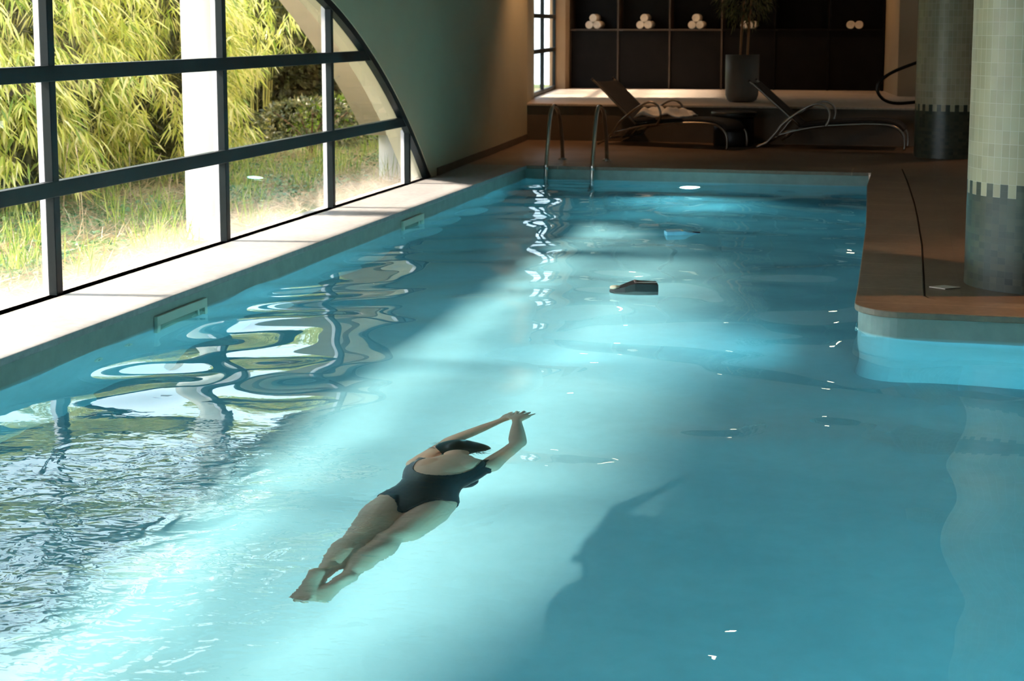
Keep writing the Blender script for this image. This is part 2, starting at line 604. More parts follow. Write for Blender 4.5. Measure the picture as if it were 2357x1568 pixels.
# far window over the platform
root = struct(empty('window_2', (0, 0, 0)))
A0, A1 = Vector((-5.0, 21.72)), Vector((-5.32, 24.65))
u = (A1 - A0).normalized(); nrm = Vector((-u.y, u.x))
def wbar(name, s0, s1, z0, z1, t=.05):
    p = [A0 + u * s0, A0 + u * s1, A0 + u * s1 + nrm * t, A0 + u * s0 + nrm * t]
    return MB().prism([(q.x, q.y) for q in p], z0, z1).build(name, M['frame'], root)
L = (A1 - A0).length
for s in (0, L * .42, L - .06): wbar('mullion', s, s + .07, PZ, 2.6)
for z in (PZ, 1.20, 1.70, 2.25, 2.6): wbar('transom', 0, L, z, z + .06, .048)
p = [A0 + nrm * .02, A1 + nrm * .02]
MB().add([(p[0].x, p[0].y, PZ), (p[1].x, p[1].y, PZ), (p[1].x, p[1].y, 2.65), (p[0].x, p[0].y, 2.65)], [(0, 1, 2, 3)]).build('pane', M['glass'], root)
struct(MB().prism([(A0.x, A0.y), (A1.x, A1.y), (A1.x - .25, A1.y), (A0.x - .25, A0.y)], 2.65, H).build('wall_over_window', M['tan_wall']))

# ------------------------------------------------------------------ tiled columns
def tile_mat():
    t = NT('column_mosaic')
    uv = t.n('ShaderNodeUVMap').outputs[0]
    sep = t.n('ShaderNodeSeparateXYZ', {0: uv})
    z = sep.outputs[1]; U = sep.outputs[0]
    TW, TH = .0475, .0735
    br = t.n('ShaderNodeTexBrick', {'Vector': uv, 'Color1': (.48, .40, .26, 1), 'Color2': (.37, .30, .19, 1), 'Mortar': (.58, .51, .40, 1), 'Scale': 1.0,
             'Mortar Size': .0018, 'Mortar Smooth': .1, 'Bias': -.1, 'Brick Width': TW, 'Row Height': TH})
    br.offset = 0
    b2 = t.n('ShaderNodeTexBrick', {'Vector': uv, 'Color1': (.065, .07, .045, 1), 'Color2': (.02, .03, .024, 1), 'Mortar': (.05, .06, .045, 1), 'Scale': 1.0,
             'Mortar Size': .0012, 'Mortar Smooth': .1, 'Bias': 0, 'Brick Width': .0475, 'Row Height': .0368})
    b2.offset = 0
    # crenellation: alternate tiles
    mod = t.n('ShaderNodeMath', {0: U, 1: .0475}, operation='DIVIDE').outputs[0]
    pp = t.n('ShaderNodeMath', {0: mod, 1: 1.0}, operation='PINGPONG')
    fl = t.n('ShaderNodeMath', {0: mod}, operation='FLOOR').outputs[0]
    par = t.n('ShaderNodeMath', {0: fl, 1: 2.0}, operation='MODULO').outputs[0]
    thr = t.n('ShaderNodeMapRange', {0: par, 1: 0, 2: 1, 3: .6615, 4: .735}).outputs[0]
    sel = t.n('ShaderNodeMath', {0: z, 1: thr}, operation='GREATER_THAN').outputs[0]
    c = t.n('ShaderNodeMix', {0: sel, 6: b2.outputs[0], 7: br.outputs[0]}, data_type='RGBA').outputs[2]
    t.set(Base_Color=c, Roughness=.35)
    inv = t.n('ShaderNodeMath', {0: 1.0, 1: br.outputs[1]}, operation='SUBTRACT').outputs[0]
    t.bump(inv, .4, .002)
    return t.m


M['mosaic'] = tile_mat()


def column(name, cx, cy, r, z0, z1):
    n = 96
    v = []; f = []; uv = []
    for k in range(n + 1):
        a = 2 * math.pi * k / n
        for z in (z0, z1): v.append((cx + r * math.cos(a), cy + r * math.sin(a), z))
    for k in range(n): f.append((2 * k, 2 * k + 2, 2 * k + 3, 2 * k + 1))
    o = mesh(name, v, f, M['mosaic'], None, True)
    l = o.data.uv_layers.new()
    per = round(2 * math.pi * r / .095) * .095
    for p in o.data.polygons:
        k = p.index
        for li, (kk, z) in zip(p.loop_indices, ((k, z0), (k + 1, z0), (k + 1, z1), (k, z1))):
            l.data[li].uv = (per * kk / n, z)
    return o


tag(struct(column('pillar', .76, 9.47, .405, DZ - .004, H)), 'nearer round pillar in cream mosaic over a dark green tiled foot')
tag(struct(column('pillar', .475, 18.6, .37, DZ - .004, H)), 'farther round pillar half hidden behind the nearer one')

# ------------------------------------------------------------------ garden
def ground_mat():
    t = NT('garden_soil')
    v = t.coord()
    n1 = t.noise(v, 1.3, 5, .6); n2 = t.noise(v, 14, 5, .65)
    x = t.n('ShaderNodeSeparateXYZ', {0: v}).outputs[0]
    a = t.ramp(n2, [(.3, (.10, .10, .035)), (.5, (.16, .13, .065)), (.7, (.25, .20, .12))])
    g = t.ramp(n2, [(.3, (.05, .10, .025)), (.7, (.16, .26, .07))])
    m = t.n('ShaderNodeMix', {0: t.n('ShaderNodeMapRange', {0: n1, 1: .42, 2: .58}).outputs[0], 6: a, 7: g}, data_type='RGBA').outputs[2]
    t.set(Base_Color=m, Roughness=.9)
    t.bump(n2, .6, .03)
    return t.m


def leaf_mat(name, stops, trans=.45, rough=.45):
    t = NT(name)
    r = t.n('ShaderNodeNewGeometry').outputs['Random Per Island']
    c = t.ramp(r, stops)
    t.set(Base_Color=c, Roughness=rough)
    tl = t.n('ShaderNodeBsdfTranslucent', {0: c})
    mx = t.n('ShaderNodeMixShader', {0: trans, 1: t.b.outputs[0], 2: tl.outputs[0]})
    t.t.links.new(mx.outputs[0], t.out.inputs[0])
    return t.m


M['soil'] = ground_mat()
M['path'] = simple('pale_gravel_path', (.33, .28, .21), .9, var=.1, scale=25, bump=.3)
M['bamboo'] = leaf_mat('bamboo_leaf', [(0, (.16, .27, .03)), (.3, (.50, .56, .09)), (.65, (.84, .79, .22)), (1, (.92, .84, .44))])
M['culm'] = simple('bamboo_culm', (.36, .34, .10), .4)
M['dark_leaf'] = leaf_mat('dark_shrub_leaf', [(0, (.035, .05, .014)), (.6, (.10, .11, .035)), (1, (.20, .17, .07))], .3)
M['bright_leaf'] = leaf_mat('bright_shrub_leaf', [(0, (.16, .36, .03)), (.6, (.38, .55, .06)), (1, (.62, .66, .20))], .5)
M['red'] = simple('red_blossom', (.75, .05, .04), .5)
M['grass'] = leaf_mat('grass_blade', [(0, (.10, .20, .03)), (.5, (.30, .42, .07)), (1, (.52, .52, .17))], .4)
M['straw'] = leaf_mat('dry_straw', [(0, (.30, .20, .10)), (1, (.60, .48, .32))], .2)
M['ivy'] = leaf_mat('ground_ivy', [(0, (.04, .11, .035)), (.7, (.11, .22, .07)), (1, (.26, .34, .14))], .3)
M['bark'] = simple('brown_bark', (.16, .09, .045), .8, bump=.3)


def leaves_mesh(name, P, D, N, L, W, mat, parent=None, droop=.25):
    """folded lance leaves: P base, D direction, N blade normal, L length, W width, one island each"""
    P = np.asarray(P, float); D = np.asarray(D, float); N = np.asarray(N, float)
    D /= np.linalg.norm(D, axis=1)[:, None] + 1e-9
    S = np.cross(D, N); S /= np.linalg.norm(S, axis=1)[:, None] + 1e-9
    L = np.asarray(L)[:, None]; W = np.asarray(W)[:, None]
    dz = np.array([[0, 0, -1.]])
    mid = P + D * L * .42 + dz * L * droop * .18
    tip = P + D * L + dz * L * droop
    V = np.stack([P, mid - S * W * .5, tip, mid + S * W * .5, mid + np.cross(S, D) * W * .12], 1).reshape(-1, 3)
    n = len(P)
    b = np.arange(n)[:, None] * 5
    F_ = np.concatenate([b + [[0, 1, 4]], b + [[1, 2, 4]], b + [[0, 4, 3]], b + [[4, 2, 3]]], 0)
    me = bpy.data.meshes.new(name)
    me.vertices.add(len(V)); me.vertices.foreach_set('co', V.ravel())
    me.loops.add(F_.size); me.loops.foreach_set('vertex_index', F_.ravel().astype(int))
    me.polygons.add(len(F_)); me.polygons.foreach_set('loop_start', np.arange(0, F_.size, 3))
    me.update(calc_edges=True)
    return link(me, name, mat, parent)


rs = np.random.RandomState(11)
GZ = -.06


def bamboo(x, y, h, rad, fans, label, low=.25):
    """arching clump: culms lean out, leaf fans hang from their outer shell"""
    root = empty('bamboo_clump', (x, y, GZ))
    tag(root, label, 'bamboo', 'bamboo clumps beyond the arched window')
    mb = MB()
    for k in range(16):
        a = rs.uniform(0, 6.28); rr = rad * rs.uniform(.3, .95)
        hh = h * rs.uniform(.7, 1)
        p0 = Vector((math.cos(a) * .12, math.sin(a) * .12, 0))
        p1 = Vector((math.cos(a) * rr * .35, math.sin(a) * rr * .35, hh * .65))
        p2 = Vector((math.cos(a) * rr, math.sin(a) * rr, hh * .93))
        mb.tube(bez([p0, p1, p2], 5), .009, 6)
    mb.build('culm', M['culm'], root)
    P, D, N, L, W = [], [], [], [], []
    nl = 9
    for k in range(fans):
        # tiers give the shaded hollows between sprays
        t = rs.beta(1.3, 1.0)
        z = low + (h - low) * t
        prof = math.sqrt(max(0.02, 1 - ((z / h - .45) / .72) ** 2))
        a = rs.uniform(0, 6.28)
        lobes = 1 + .22 * math.sin(3 * a + x * 5) * math.cos(z * 4.2 + y) + .14 * math.sin(7 * a + 2 * z)
        r = rad * prof * lobes * rs.uniform(.72, 1.0)
        c = np.array([math.cos(a) * r, math.sin(a) * r, z])
        out = np.array([math.cos(a), math.sin(a), 0])
        sp = rs.normal(0, 1, 3)
        base = out * rs.uniform(.1, .9) + np.array([0, 0, -rs.uniform(.35, 1.1)])
        for j in range(nl):
            d = base + np.array([*rs.normal(0, .6, 2), rs.normal(0, .25)])
            P.append(c + rs.normal(0, .028, 3)); D.append(d)
            N.append(np.array([0, 0, 1]) + rs.normal(0, .6, 3) + out * .5)
            L.append(rs.uniform(.15, .27)); W.append(rs.uniform(.017, .028))
    leaves_mesh('foliage', P, D, N, L, W, M['bamboo'], root)
    n = fans * 3  # inner layer: dark leaf colour stands in for shade between the sprays
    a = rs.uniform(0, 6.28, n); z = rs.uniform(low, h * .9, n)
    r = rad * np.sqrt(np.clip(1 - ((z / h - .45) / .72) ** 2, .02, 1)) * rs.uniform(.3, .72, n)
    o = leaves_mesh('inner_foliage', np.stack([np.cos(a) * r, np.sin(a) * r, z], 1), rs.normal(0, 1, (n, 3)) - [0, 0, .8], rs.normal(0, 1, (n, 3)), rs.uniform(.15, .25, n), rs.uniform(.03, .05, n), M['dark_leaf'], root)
    o['label'] = 'older inner leaves coloured dark for the shaded hollows'
    return root


bl = ['tall yellow-green bamboo clump behind the left edge of the arched window',
      'dense yellow-green bamboo clump filling the wide pane left of the white post',
      'drooping bamboo clump directly behind the thick white garden post',
      'feathery bamboo clump between the white post and the middle mullion',
      'high bamboo clump behind the first clumps, crown against the sky',
      'bamboo clump overhanging the dark hedge in the narrower pane',
      'low bamboo clump drooping over the straw beside the left mullion',
      'rear bamboo clump closing the gap behind the wide pane',
      'pale bamboo clump highest above the dark hedge']
for (x, y, h, rd, fn), l in zip([(-9.0, 11.9, 2.6, 1.25, 900), (-8.5, 13.9, 2.7, 1.3, 1150), (-8.2, 16.0, 2.7, 1.3, 1150), (-8.5, 17.3, 2.6, 1.0, 900),
                                 (-10.6, 14.0, 3.2, 1.5, 900), (-8.6, 20.6, 3.2, 1.3, 700), (-7.75, 12.6, 1.5, .75, 420), (-10.0, 17.4, 3.3, 1.6, 900), (-8.4, 23.1, 3.2, 1.3, 700)], bl):
    bamboo(x, y, h, rd, fn, l, low=.25 if y < 20 else 1.35)


def shrub(name, x, y, rx, ry, h, n, mat, label, lw=(.05, .10, .022, .04), group=None, flowers=0):
    root = empty(name, (x, y, GZ))
    tag(root, label, 'shrub', group)
    mb = MB()
    for k in range(7):
        a = rs.uniform(0, 6.28)
        mb.tube(bez([(0, 0, 0), (math.cos(a) * rx * .2, math.sin(a) * ry * .2, h * .4), (math.cos(a) * rx * .6, math.sin(a) * ry * .6, h * .75)], 4), .012, 6)
    mb.build('stem', M['bark'], root)
    a = rs.uniform(0, 6.28, n); u = rs.uniform(-.6, 1, n)
    rr = np.sqrt(1 - np.clip(u, -1, 1) ** 2) * rs.uniform(.75, 1.02, n) * (1 + .18 * np.sin(5 * a + 3 * u) * np.cos(4 * u + x))
    P = np.stack([np.cos(a) * rr * rx, np.sin(a) * rr * ry, h * .5 + u * h * .5 * rs.uniform(.85, 1, n)], 1)
    P[:, 2] = np.clip(P[:, 2], .02, None)
    D = P - np.array([0, 0, h * .4]) + rs.normal(0, .4, (n, 3))
    N = rs.normal(0, .7, (n, 3)) + [0, 0, 1]
    leaves_mesh('foliage', P, D, N, rs.uniform(lw[0], lw[1], n), rs.uniform(lw[2], lw[3], n), mat, root, .15)
    if n > 5000:  # dense crowns get a core of dark-coloured leaves as painted shade
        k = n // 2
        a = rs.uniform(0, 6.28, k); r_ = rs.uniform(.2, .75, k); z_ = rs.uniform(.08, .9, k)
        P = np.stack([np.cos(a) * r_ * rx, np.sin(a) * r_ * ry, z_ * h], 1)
        leaves_mesh('inner_foliage', P, rs.normal(0, 1, (k, 3)), rs.normal(0, 1, (k, 3)), rs.uniform(.16, .26, k), rs.uniform(.10, .15, k), M['dark_leaf'], root)['label'] = 'inner leaves coloured dark for shade'
    for k in range(flowers):
        a = rs.uniform(-2.2, -.2); u = rs.uniform(.1, .7)
        c = Vector((math.cos(a) * rx * .9, math.sin(a) * ry * .9, h * (.45 + u * .5)))
        m = MB()
        for j in range(5):
            b = j * 2 * math.pi / 5
            e = Vector((math.cos(b), -.25, math.sin(b)))
            s_ = Vector((-math.sin(b), 0, math.cos(b)))
            m.add([c, c + e * .035 + s_ * .02, c + e * .055, c + e * .035 - s_ * .02], [(0, 1, 2, 3)])
        m.build('blossom', M['red'], root)
    return root


shrub('hedge', -8.8, 21.6, 2.0, 1.0, 2.5, 12000, M['dark_leaf'], 'dark brown-green clipped hedge between the bamboo and the right mullion', (.06, .11, .03, .045))
shrub('shrub', -7.35, 19.3, .8, .6, .75, 1800, M['dark_leaf'], 'low dark shrub at the foot of the hedge')
shrub('shrub', -8.0, 24.6, 1.0, .8, 1.35, 2600, M['bright_leaf'], 'bright green flowering shrub with a few red blossoms behind the stone arch', (.07, .13, .04, .07), flowers=7)
shrub('shrub', -7.6, 20.9, .6, .4, .7, 900, M['bright_leaf'], 'small lime-green shrub sprouting in front of the dark hedge', (.08, .15, .03, .05))
shrub('tree', -12.5, 30.5, 3.6, 2.2, 5.0, 9000, M['bright_leaf'], 'tall pale green tree far behind the garden', (.2, .34, .12, .18))
shrub('tree', -14.2, 21.5, 2.6, 3.2, 4.3, 9000, M['bright_leaf'], 'broad pale green tree behind the bamboo clumps', (.2, .34, .12, .18))
shrub('hedge', -9.4, 26.0, 2.4, 1.0, 1.8, 6500, M['dark_leaf'], 'long dark hedge at the back of the garden', (.06, .1, .02, .035))

# ground, path, undergrowth
gx = np.linspace(-30, WX - .28, 70); gy = np.linspace(-14, 42, 110)
GXm, GYm = np.meshgrid(gx, gy)
GZm = GZ + .05 * np.sin(GXm * 1.7) * np.cos(GYm * 1.1) * np.clip((-5.6 - GXm) / 2, 0, 1) + np.clip((-7.5 - GXm), 0, 4) * .05
vv = np.stack([GXm.ravel(), GYm.ravel(), GZm.ravel()], 1)
ix = np.arange(110 * 70).reshape(110, 70)
struct(mesh('ground_garden', vv, np.stack([ix[:-1, :-1], ix[:-1, 1:], ix[1:, 1:], ix[1:, :-1]], -1).reshape(-1, 4), M['soil'], None, True))
struct(MB().box((-5.9, -12, GZ - .05), (WX - .28, 8.7, GZ + .012)).build('path_gravel', M['path']))


def blades(name, n, xr, yr, lr, wr, mat, label, cat, upright=1.0, tufts=0, density=None):
    if tufts:
        c = np.stack([rs.uniform(*xr, tufts), rs.uniform(*yr, tufts)], 1)
        q = c[rs.randint(0, tufts, n)] + rs.normal(0, .07, (n, 2))
    else:
        q = np.stack([rs.uniform(*xr, n), rs.uniform(*yr, n)], 1)
    P = np.stack([q[:, 0], q[:, 1], np.full(n, GZ)], 1)
    D = rs.normal(0, .35, (n, 3)); D[:, 2] = np.abs(D[:, 2]) * .3 + upright
    N = rs.normal(0, 1, (n, 3))
    o = leaves_mesh(name, P, D, N, rs.uniform(*lr, n), rs.uniform(*wr, n), mat, None, .12)
    return tag(o, label, cat, kind='stuff')


blades('tall_grass', 3600, (-9.2, -5.2), (9.0, 19.9), (.15, .42), (.006, .012), M['grass'], 'green grass tufts growing along the garden bed outside the window', 'grass', 1.1, tufts=120)
blades('dry_straw', 15000, (-8.6, -5.05), (8.0, 19.9), (.10, .30), (.004, .009), M['straw'], 'dry straw and dead stalks lying on the garden bed', 'straw', .12)
n = 15000
q = np.stack([rs.uniform(-9.0, -5.5, n), rs.uniform(9, 20, n)], 1)
kp = np.sin(q[:, 0] * 2.1 + 1) * np.cos(q[:, 1] * 1.3) + rs.uniform(-.4, .9, n) + (q[:, 1] - 14) * .05 > .25
q = q[kp]; n = len(q)
tag(leaves_mesh('ground_ivy', np.c_[q, rs.uniform(GZ, GZ + .10, n)], np.c_[rs.normal(0, 1, (n, 2)), rs.uniform(-.1, .6, n)], np.c_[rs.normal(0, .4, (n, 2)), np.ones(n)],
                rs.uniform(.03, .07, n), rs.uniform(.03, .05, n), M['ivy']), 'low dark green ivy creeping over the garden bed', 'ivy', kind='stuff')
m = MB()
for k in range(9):
    x, y = rs.uniform(-7.2, -5.9), rs.uniform(9.2, 13.5)
    hgt = rs.uniform(.35, .7); dx = rs.normal(0, .06)
    m.tube(bez([(x, y, GZ), (x + dx * .4, y, GZ + hgt * .6), (x + dx, y, GZ + hgt)], 4), [.0025] * 8 + [.0015], 5)
    m.tube([(x + dx, y, GZ + hgt - .02), (x + dx * 1.15, y, GZ + hgt + .03), (x + dx * 1.3, y, GZ + hgt + .07)], [.002, .007, .001], 6)
tag(m.build('seed_stalks', M['straw']), 'thin seed-headed grass stalks standing in the garden bed', 'grass', kind='stuff')

# outside arcade: round white posts and a cream arch parallel to the window
def post(x, y, r, label):
    mb = MB().lathe([(r * 1.0, GZ - .1), (r, .62), (r, .625), (r * 1.03, .63), (r * 1.03, 3.0)] if r < .2 else [(r, GZ - .1), (r, 3.0)], (x, y), 36)
    o = mb.build('garden_post', M['white_out'], None, True)
    return tag(o, label, 'post', 'white posts of the garden arcade')


post(-5.3, 11.62, .165, 'thick round white post outside the wide window pane')
post(-5.35, 16.55, .17, 'far round white post under the foot of the cream arch')
av = MB()
P = [(p[0] - (7.0 if p[0] < 9 else 0), p[1]) for p in arch_pts(9.0, -8.95, 11.8, .45, 40)]  # unseen near end pushed back so the arch leaves the sun clear
for i in range(len(P) - 1):
    a, b = P[i], P[i + 1]
    x0, x1 = -5.55, -5.2
    vvv = [(x0, a[0], a[1]), (x1, a[0], a[1]), (x1, b[0], b[1]), (x0, b[0], b[1]), (x0, a[0], 3.1), (x1, a[0], 3.1), (x1, b[0], 3.1), (x0, b[0], 3.1)]
    av.add(vvv, [(3, 2, 1, 0), (4, 5, 6, 7), (1, 2, 6, 5), (3, 0, 4, 7)])
av.box((-5.55, P[-1][0], .45), (-5.2, 19.5, 3.1))
tag(av.build('garden_arch', M['cream_out']), 'cream rendered stone arch standing outside the arched window', 'arch')
# pale paving seen through the far window
struct(MB().box((-9.5, 25.9, GZ), (-5.9, 36, .05)).build('path_courtyard', M['white_out']))
shrub('shrub', -6.6, 25.6, .28, .5, 1.5, 700, M['bright_leaf'], 'thin green shrub outside the far platform window', (.05, .1, .02, .04))

# ------------------------------------------------------------------ lamps
def emit(name, c, s):
    t = NT(name)
    t.set(Base_Color=(*c, 1), Emission_Color=(*c, 1), Emission_Strength=s)
    return t.m


M['pool_lens'] = emit('lit_pool_lens', (.9, 1, .93), 14)
M['warm_lens'] = emit('lit_warm_lens', (1, .72, .42), 60)


def pool_light(loc, d, label, energy, lens=.10, ci=(.28, .91, 1)):
    d = Vector(d).normalized()
    root = empty('pool_light', loc)
    tag(root, label, 'pool light', 'underwater lights in the pool walls')
    m = MB(); m.lathe([(lens, 0), (lens + .006, .012), (lens + .03, .012), (lens + .036, 0)], n=40)
    o = m.build('bezel', M['steel'], root, True)
    m = MB(); m.lathe([(.0005, .011), (lens * .6, .010), (lens, .002)], n=40)
    p = m.build('lens', M['pool_lens'], root, True)
    root.rotation_euler = d.to_track_quat('Z', 'Y').to_euler()
    lamp('SPOT', 'pool_spot', Vector(loc) + d * .03, energy, ci, d, spot_size=R(150), spot_blend=1.0, shadow_soft_size=.08)
    return root


pool_light((-2.11, 16.345, -.42), (0, -1, 0), 'glowing round underwater light in the far wall of the pool', 200)
pool_light((-.215, 8.98, -.25), (-1, 0, 0), 'underwater light in the side wall just past the rounded pool corner', 130)
pool_light((1.6, NEARY + .005, -.40), (-.1, 1, 0), 'unseen underwater light added in the near wall to brighten the water', 1500)  # extra lamp out of view, added to lift the right half of the pool


def downlight(x, y, energy, label, z=H, tilt=(0, 0, -1), c=(1, .54, .25), size=100):
    root = empty('ceiling_downlight', (x, y, z))
    tag(root, label, 'downlight', 'ceiling downlights')
    MB().lathe([(.045, -.004), (.062, -.008), (.066, 0)], n=28).build('trim_ring', M['steel'], root, True)
    MB().lathe([(.0005, -.003), (.045, -.003)], n=28).build('lens', M['warm_lens'], root)
    lamp('SPOT', 'downlight_spot', (x, y, z - .03), energy, c, tilt, spot_size=R(size), spot_blend=.8, shadow_soft_size=.05)


for x, y, e, l in ((-4.2, 24.2, 55, 'downlight over the window end of the towel shelves'), (-2.6, 24.2, 45, 'downlight over the middle of the towel shelves'),
                   (-.9, 24.2, 40, 'downlight over the right end of the towel shelves'),
                   (-4.0, 19.4, 130, 'downlight above the first sun lounger beside the green wall'), (1.3, 18.9, 60, 'downlight right of the farther pillar'),
                   (1.7, 9.3, 300, 'downlight right of the nearer pillar'), (1.4, 13.5, 30, 'downlight above the deck between the two pillars'),
                   (-1.2, 12.0, 15, 'downlight above the middle of the pool'), (-1.9, 8.6, 0, 'unlit downlight above the swimmer')):
    if e: downlight(x, y, e, l)

# ------------------------------------------------------------------ pool fittings
def skimmer(y0, y1, label):
    root = empty('skimmer', (-3.85, y0, 0))
    tag(root, label, 'skimmer', 'skimmer mouths in the window-side pool wall')
    L = y1 - y0
    m = MB().box((0, 0, .012), (.022, L, .062)).box((0, 0, -.12), (.022, .035, .012)).box((0, L - .035, -.12), (.022, L, .012))
    m.build('frame', M['liner_trim'], root, bevel=.002)
    MB().box((-.03, .035, -.12), (.004, L - .035, .012)).build('flap', simple('skimmer_flap', (.18, .26, .2), .5), root)
    MB().box((.008, L - .12, -.08), (.018, L - .10, .012)).build('flap_clip', M['liner_trim'], root)


skimmer(7.73, 8.36, 'nearer pale skimmer frame set in the window-side pool wall at the waterline')
skimmer(12.06, 12.62, 'farther pale skimmer frame set in the window-side pool wall at the waterline')
for y, z, l in ((7.12, -.24, 'lower round inlet nozzle in the window-side pool wall'), (7.42, -.16, 'upper round inlet nozzle in the window-side pool wall')):
    root = empty('pool_inlet', (-3.849, y, z)); root.rotation_euler = (0, R(90), 0)
    tag(root, l, 'inlet', 'inlet nozzles')
    MB().lathe([(.018, .004), (.02, .012), (.034, .010), (.038, 0)], n=24).build('nozzle_ring', M['liner_trim'], root, True)
    MB().lathe([(.0005, .003), (.018, .003)], n=24).build('nozzle_eye', M['black'], root, True)

# ladder
root = empty('pool_ladder', (-3.37, 16.35, 0))
tag(root, 'polished steel ladder with two hooped handrails at the far left corner of the pool', 'ladder')
for x in (-.245, .245):
    pts = bez([(x, -.06, -.85), (x, -.06, -.2), (x, -.05, .12), (x, .10, .58), (x, .24, .735), (x, .42, .735), (x, .60, .62), (x, .72, .40), (x, .78, DZ)], 8)
    o = MB().tube(pts, .021, 14).build('handrail', M['steel'], root, True)
    MB().lathe([(.05, DZ), (.05, DZ + .008), (.024, DZ + .018)], (x, .78), 24).build('deck_flange', M['steel'], o, True)
    MB().lathe([(.026, .10), (.027, .105), (.027, .15), (.026, .155)], (x, -.045), 20).build('collar', M['steel'], o, True)
for z in (-.12, -.37, -.62):
    MB().box((-.235, -.10, z - .012), (.235, -.02, z + .012)).build('tread', M['steel'], root, bevel=.006)

# small deck plate
tag(MB().prism([(.16, 9.20), (.245, 9.27), (.33, 9.215), (.245, 9.14)][::-1], DZ - .003, DZ + .003).build('deck_drain', simple('pale_drain_plate', (.62, .52, .42), .5)),
    'pale diamond-shaped plate set in the deck beside the nearer pillar', 'drain')
tag(MB().lathe([(.001, DZ), (.11, DZ), (.11, .27), (.09, .29), (.001, .29)], (1.0, 18.05), 24).build('deck_bollard', simple('dull_stone', (.2, .16, .1), .6), None, True),
    'short stone stump beside the foot of the farther pillar', 'bollard')

# handrail by the steps
root = empty('stair_handrail', (.8, 19.72, DZ))
tag(root, 'dark looped handrail sticking out beside the farther pillar', 'handrail')
pts = bez([(-.02, 0, 1.25), (-.4, 0, 1.11), (-.70, 0, 1.01), (-.96, 0, .90), (-1.10, 0, .79), (-1.13, 0, .68), (-1.06, 0, .58), (-.93, 0, .535), (-.72, 0, .545), (-.4, 0, .60), (-.02, 0, .66)], 7)
MB().tube(pts, .02, 12).build('rail', M['dark_steel'], root, True)
MB().tube([(0, 0, 0), (0, 0, 1.27)], .022, 12).build('post', M['dark_steel'], root, True)

# ------------------------------------------------------------------ towel shelves and towels
M['shelf'] = simple('dark_stained_oak', (.005, .0035, .003), .5, var=.3, scale=5, spec=.12)
M['shelf_lit'] = simple('dark_oak_lit', (.045, .026, .015), .5, var=.2, scale=5)  # paler copy for the window-side bays, daylight put into the wood colour
root = empty('towel_shelf', (-5.18, 25.05, PZ))
tag(root, 'long dark wooden shelving unit with tall bays along the back of the platform', 'shelving')
SX = [0, .765, 1.58, 2.39, 3.20, 4.01, 4.82]
MB().box((0, .42, 0), (4.83, .45, 2.55)).build('back_panel', M['shelf'], root)
for i, x in enumerate(SX):
    MB().box((x - (.012 if i else 0), .012, 0), (x + .012, .42, 2.55)).build('divider', M['shelf_lit'] if i < 4 else M['shelf'], root)
for i in range(6):
    MB().box((SX[i] + .012, .0, .905), (SX[i + 1] - .012, .42, .932)).build('shelf_board', M['shelf_lit'] if i < 3 else M['shelf'], root)
MB().box((0, 0, 2.55), (4.83, .45, 2.58)).build('top_board', M['shelf'], root)
for i in range(6):
    MB().box((SX[i] + .015, .05, .004), (SX[i + 1] - .015, .07, .90)).build('door', M['shelf'], root)
M['towel'] = simple('white_terry', (.80, .72, .62), .95, var=.06, scale=40, bump=.4)


def towel_roll():
    root = empty('rolled_towel', (0, 0, 0))
    r = .062
    prof = [(.001, -.006), (.010, .004)]
    for k in range(5):
        q = .012 + k * .0095
        prof += [(q, -.002), (q + .0045, .008 if k < 4 else .004), (q + .008, -.001)]
    prof += [(r - .002, .008), (r, .02), (r, .34), (r - .01, .35), (.001, .35)]
    m = MB().lathe(prof, n=32)
    m.v = [(x + .003 * math.sin(5 * z), z, y) for x, y, z in m.v]   # axis along y
    m.build('roll', M['towel'], root, True)
    return root


proto = towel_roll()
zc = PZ + .932 + .062
bays = [('first', -4.815, 3), ('second', -4.005, 3), ('third', -3.195, 3), ('fourth', -2.385, 2), ('last', -.785, 2)]
first = True
for bay, x, n in bays:
    for k, (dx, dz, w) in enumerate([(-.0625, 0, 'left'), (.0625, 0, 'right'), (0, .108, 'top')][:n]):
        o = proto if first else copy_tree(proto)
        first = False
        o.location = (x + dx, 25.08, zc + dz)
        tag(o, f'white rolled towel, {w} one of the {"three" if n == 3 else "two"} in the {bay} shelf bay', 'towel', 'rolled towels on the shelves')

# ------------------------------------------------------------------ potted plant
root = empty('potted_plant', (-2.07, 21.05, PZ))
tag(root, 'tall olive-like plant in a big dark cylindrical pot on the platform edge', 'potted plant')
M['pot'] = simple('charcoal_pot', (.10, .095, .09), .55, var=.1, scale=3)
MB().lathe([(.001, 0), (.15, 0), (.19, .03), (.212, .09), (.217, .30), (.217, .61), (.200, .61), (.198, .56), (.001, .55)], n=48).build('pot', M['pot'], root, True)
MB().lathe([(.001, .556), (.199, .556)], n=32).build('potting_soil', M['bark'], root)
M['trunk'] = simple('warm_bark', (.32, .15, .06), .7, bump=.2)
for i, (a, b) in enumerate([((-.03, .0), (-.0, .02)), ((.06, .02), (.10, -.02))]):
    MB().tube(bez([(a[0], a[1], .5), (a[0] + .012, 0, .85), (b[0], b[1], 1.25), (b[0] * 2, b[1] * 2, 1.7)], 6), [.016] * 12 + [.012] * 7, 8).build('trunk', M['trunk'], root, True)
n = 1500
q = rs.normal(0, 1, (n, 3)); q /= np.linalg.norm(q, axis=1)[:, None]
P = q * rs.uniform(.35, 1, n)[:, None] ** .6 * [.42, .38, .62] + [0.02, 0, 1.58]
leaves_mesh('foliage', P, q + rs.normal(0, .5, (n, 3)) - [0, 0, .35], rs.normal(0, 1, (n, 3)) + [0, 0, 1], rs.uniform(.06, .13, n), rs.uniform(.012, .02, n), M['dark_leaf'], root)

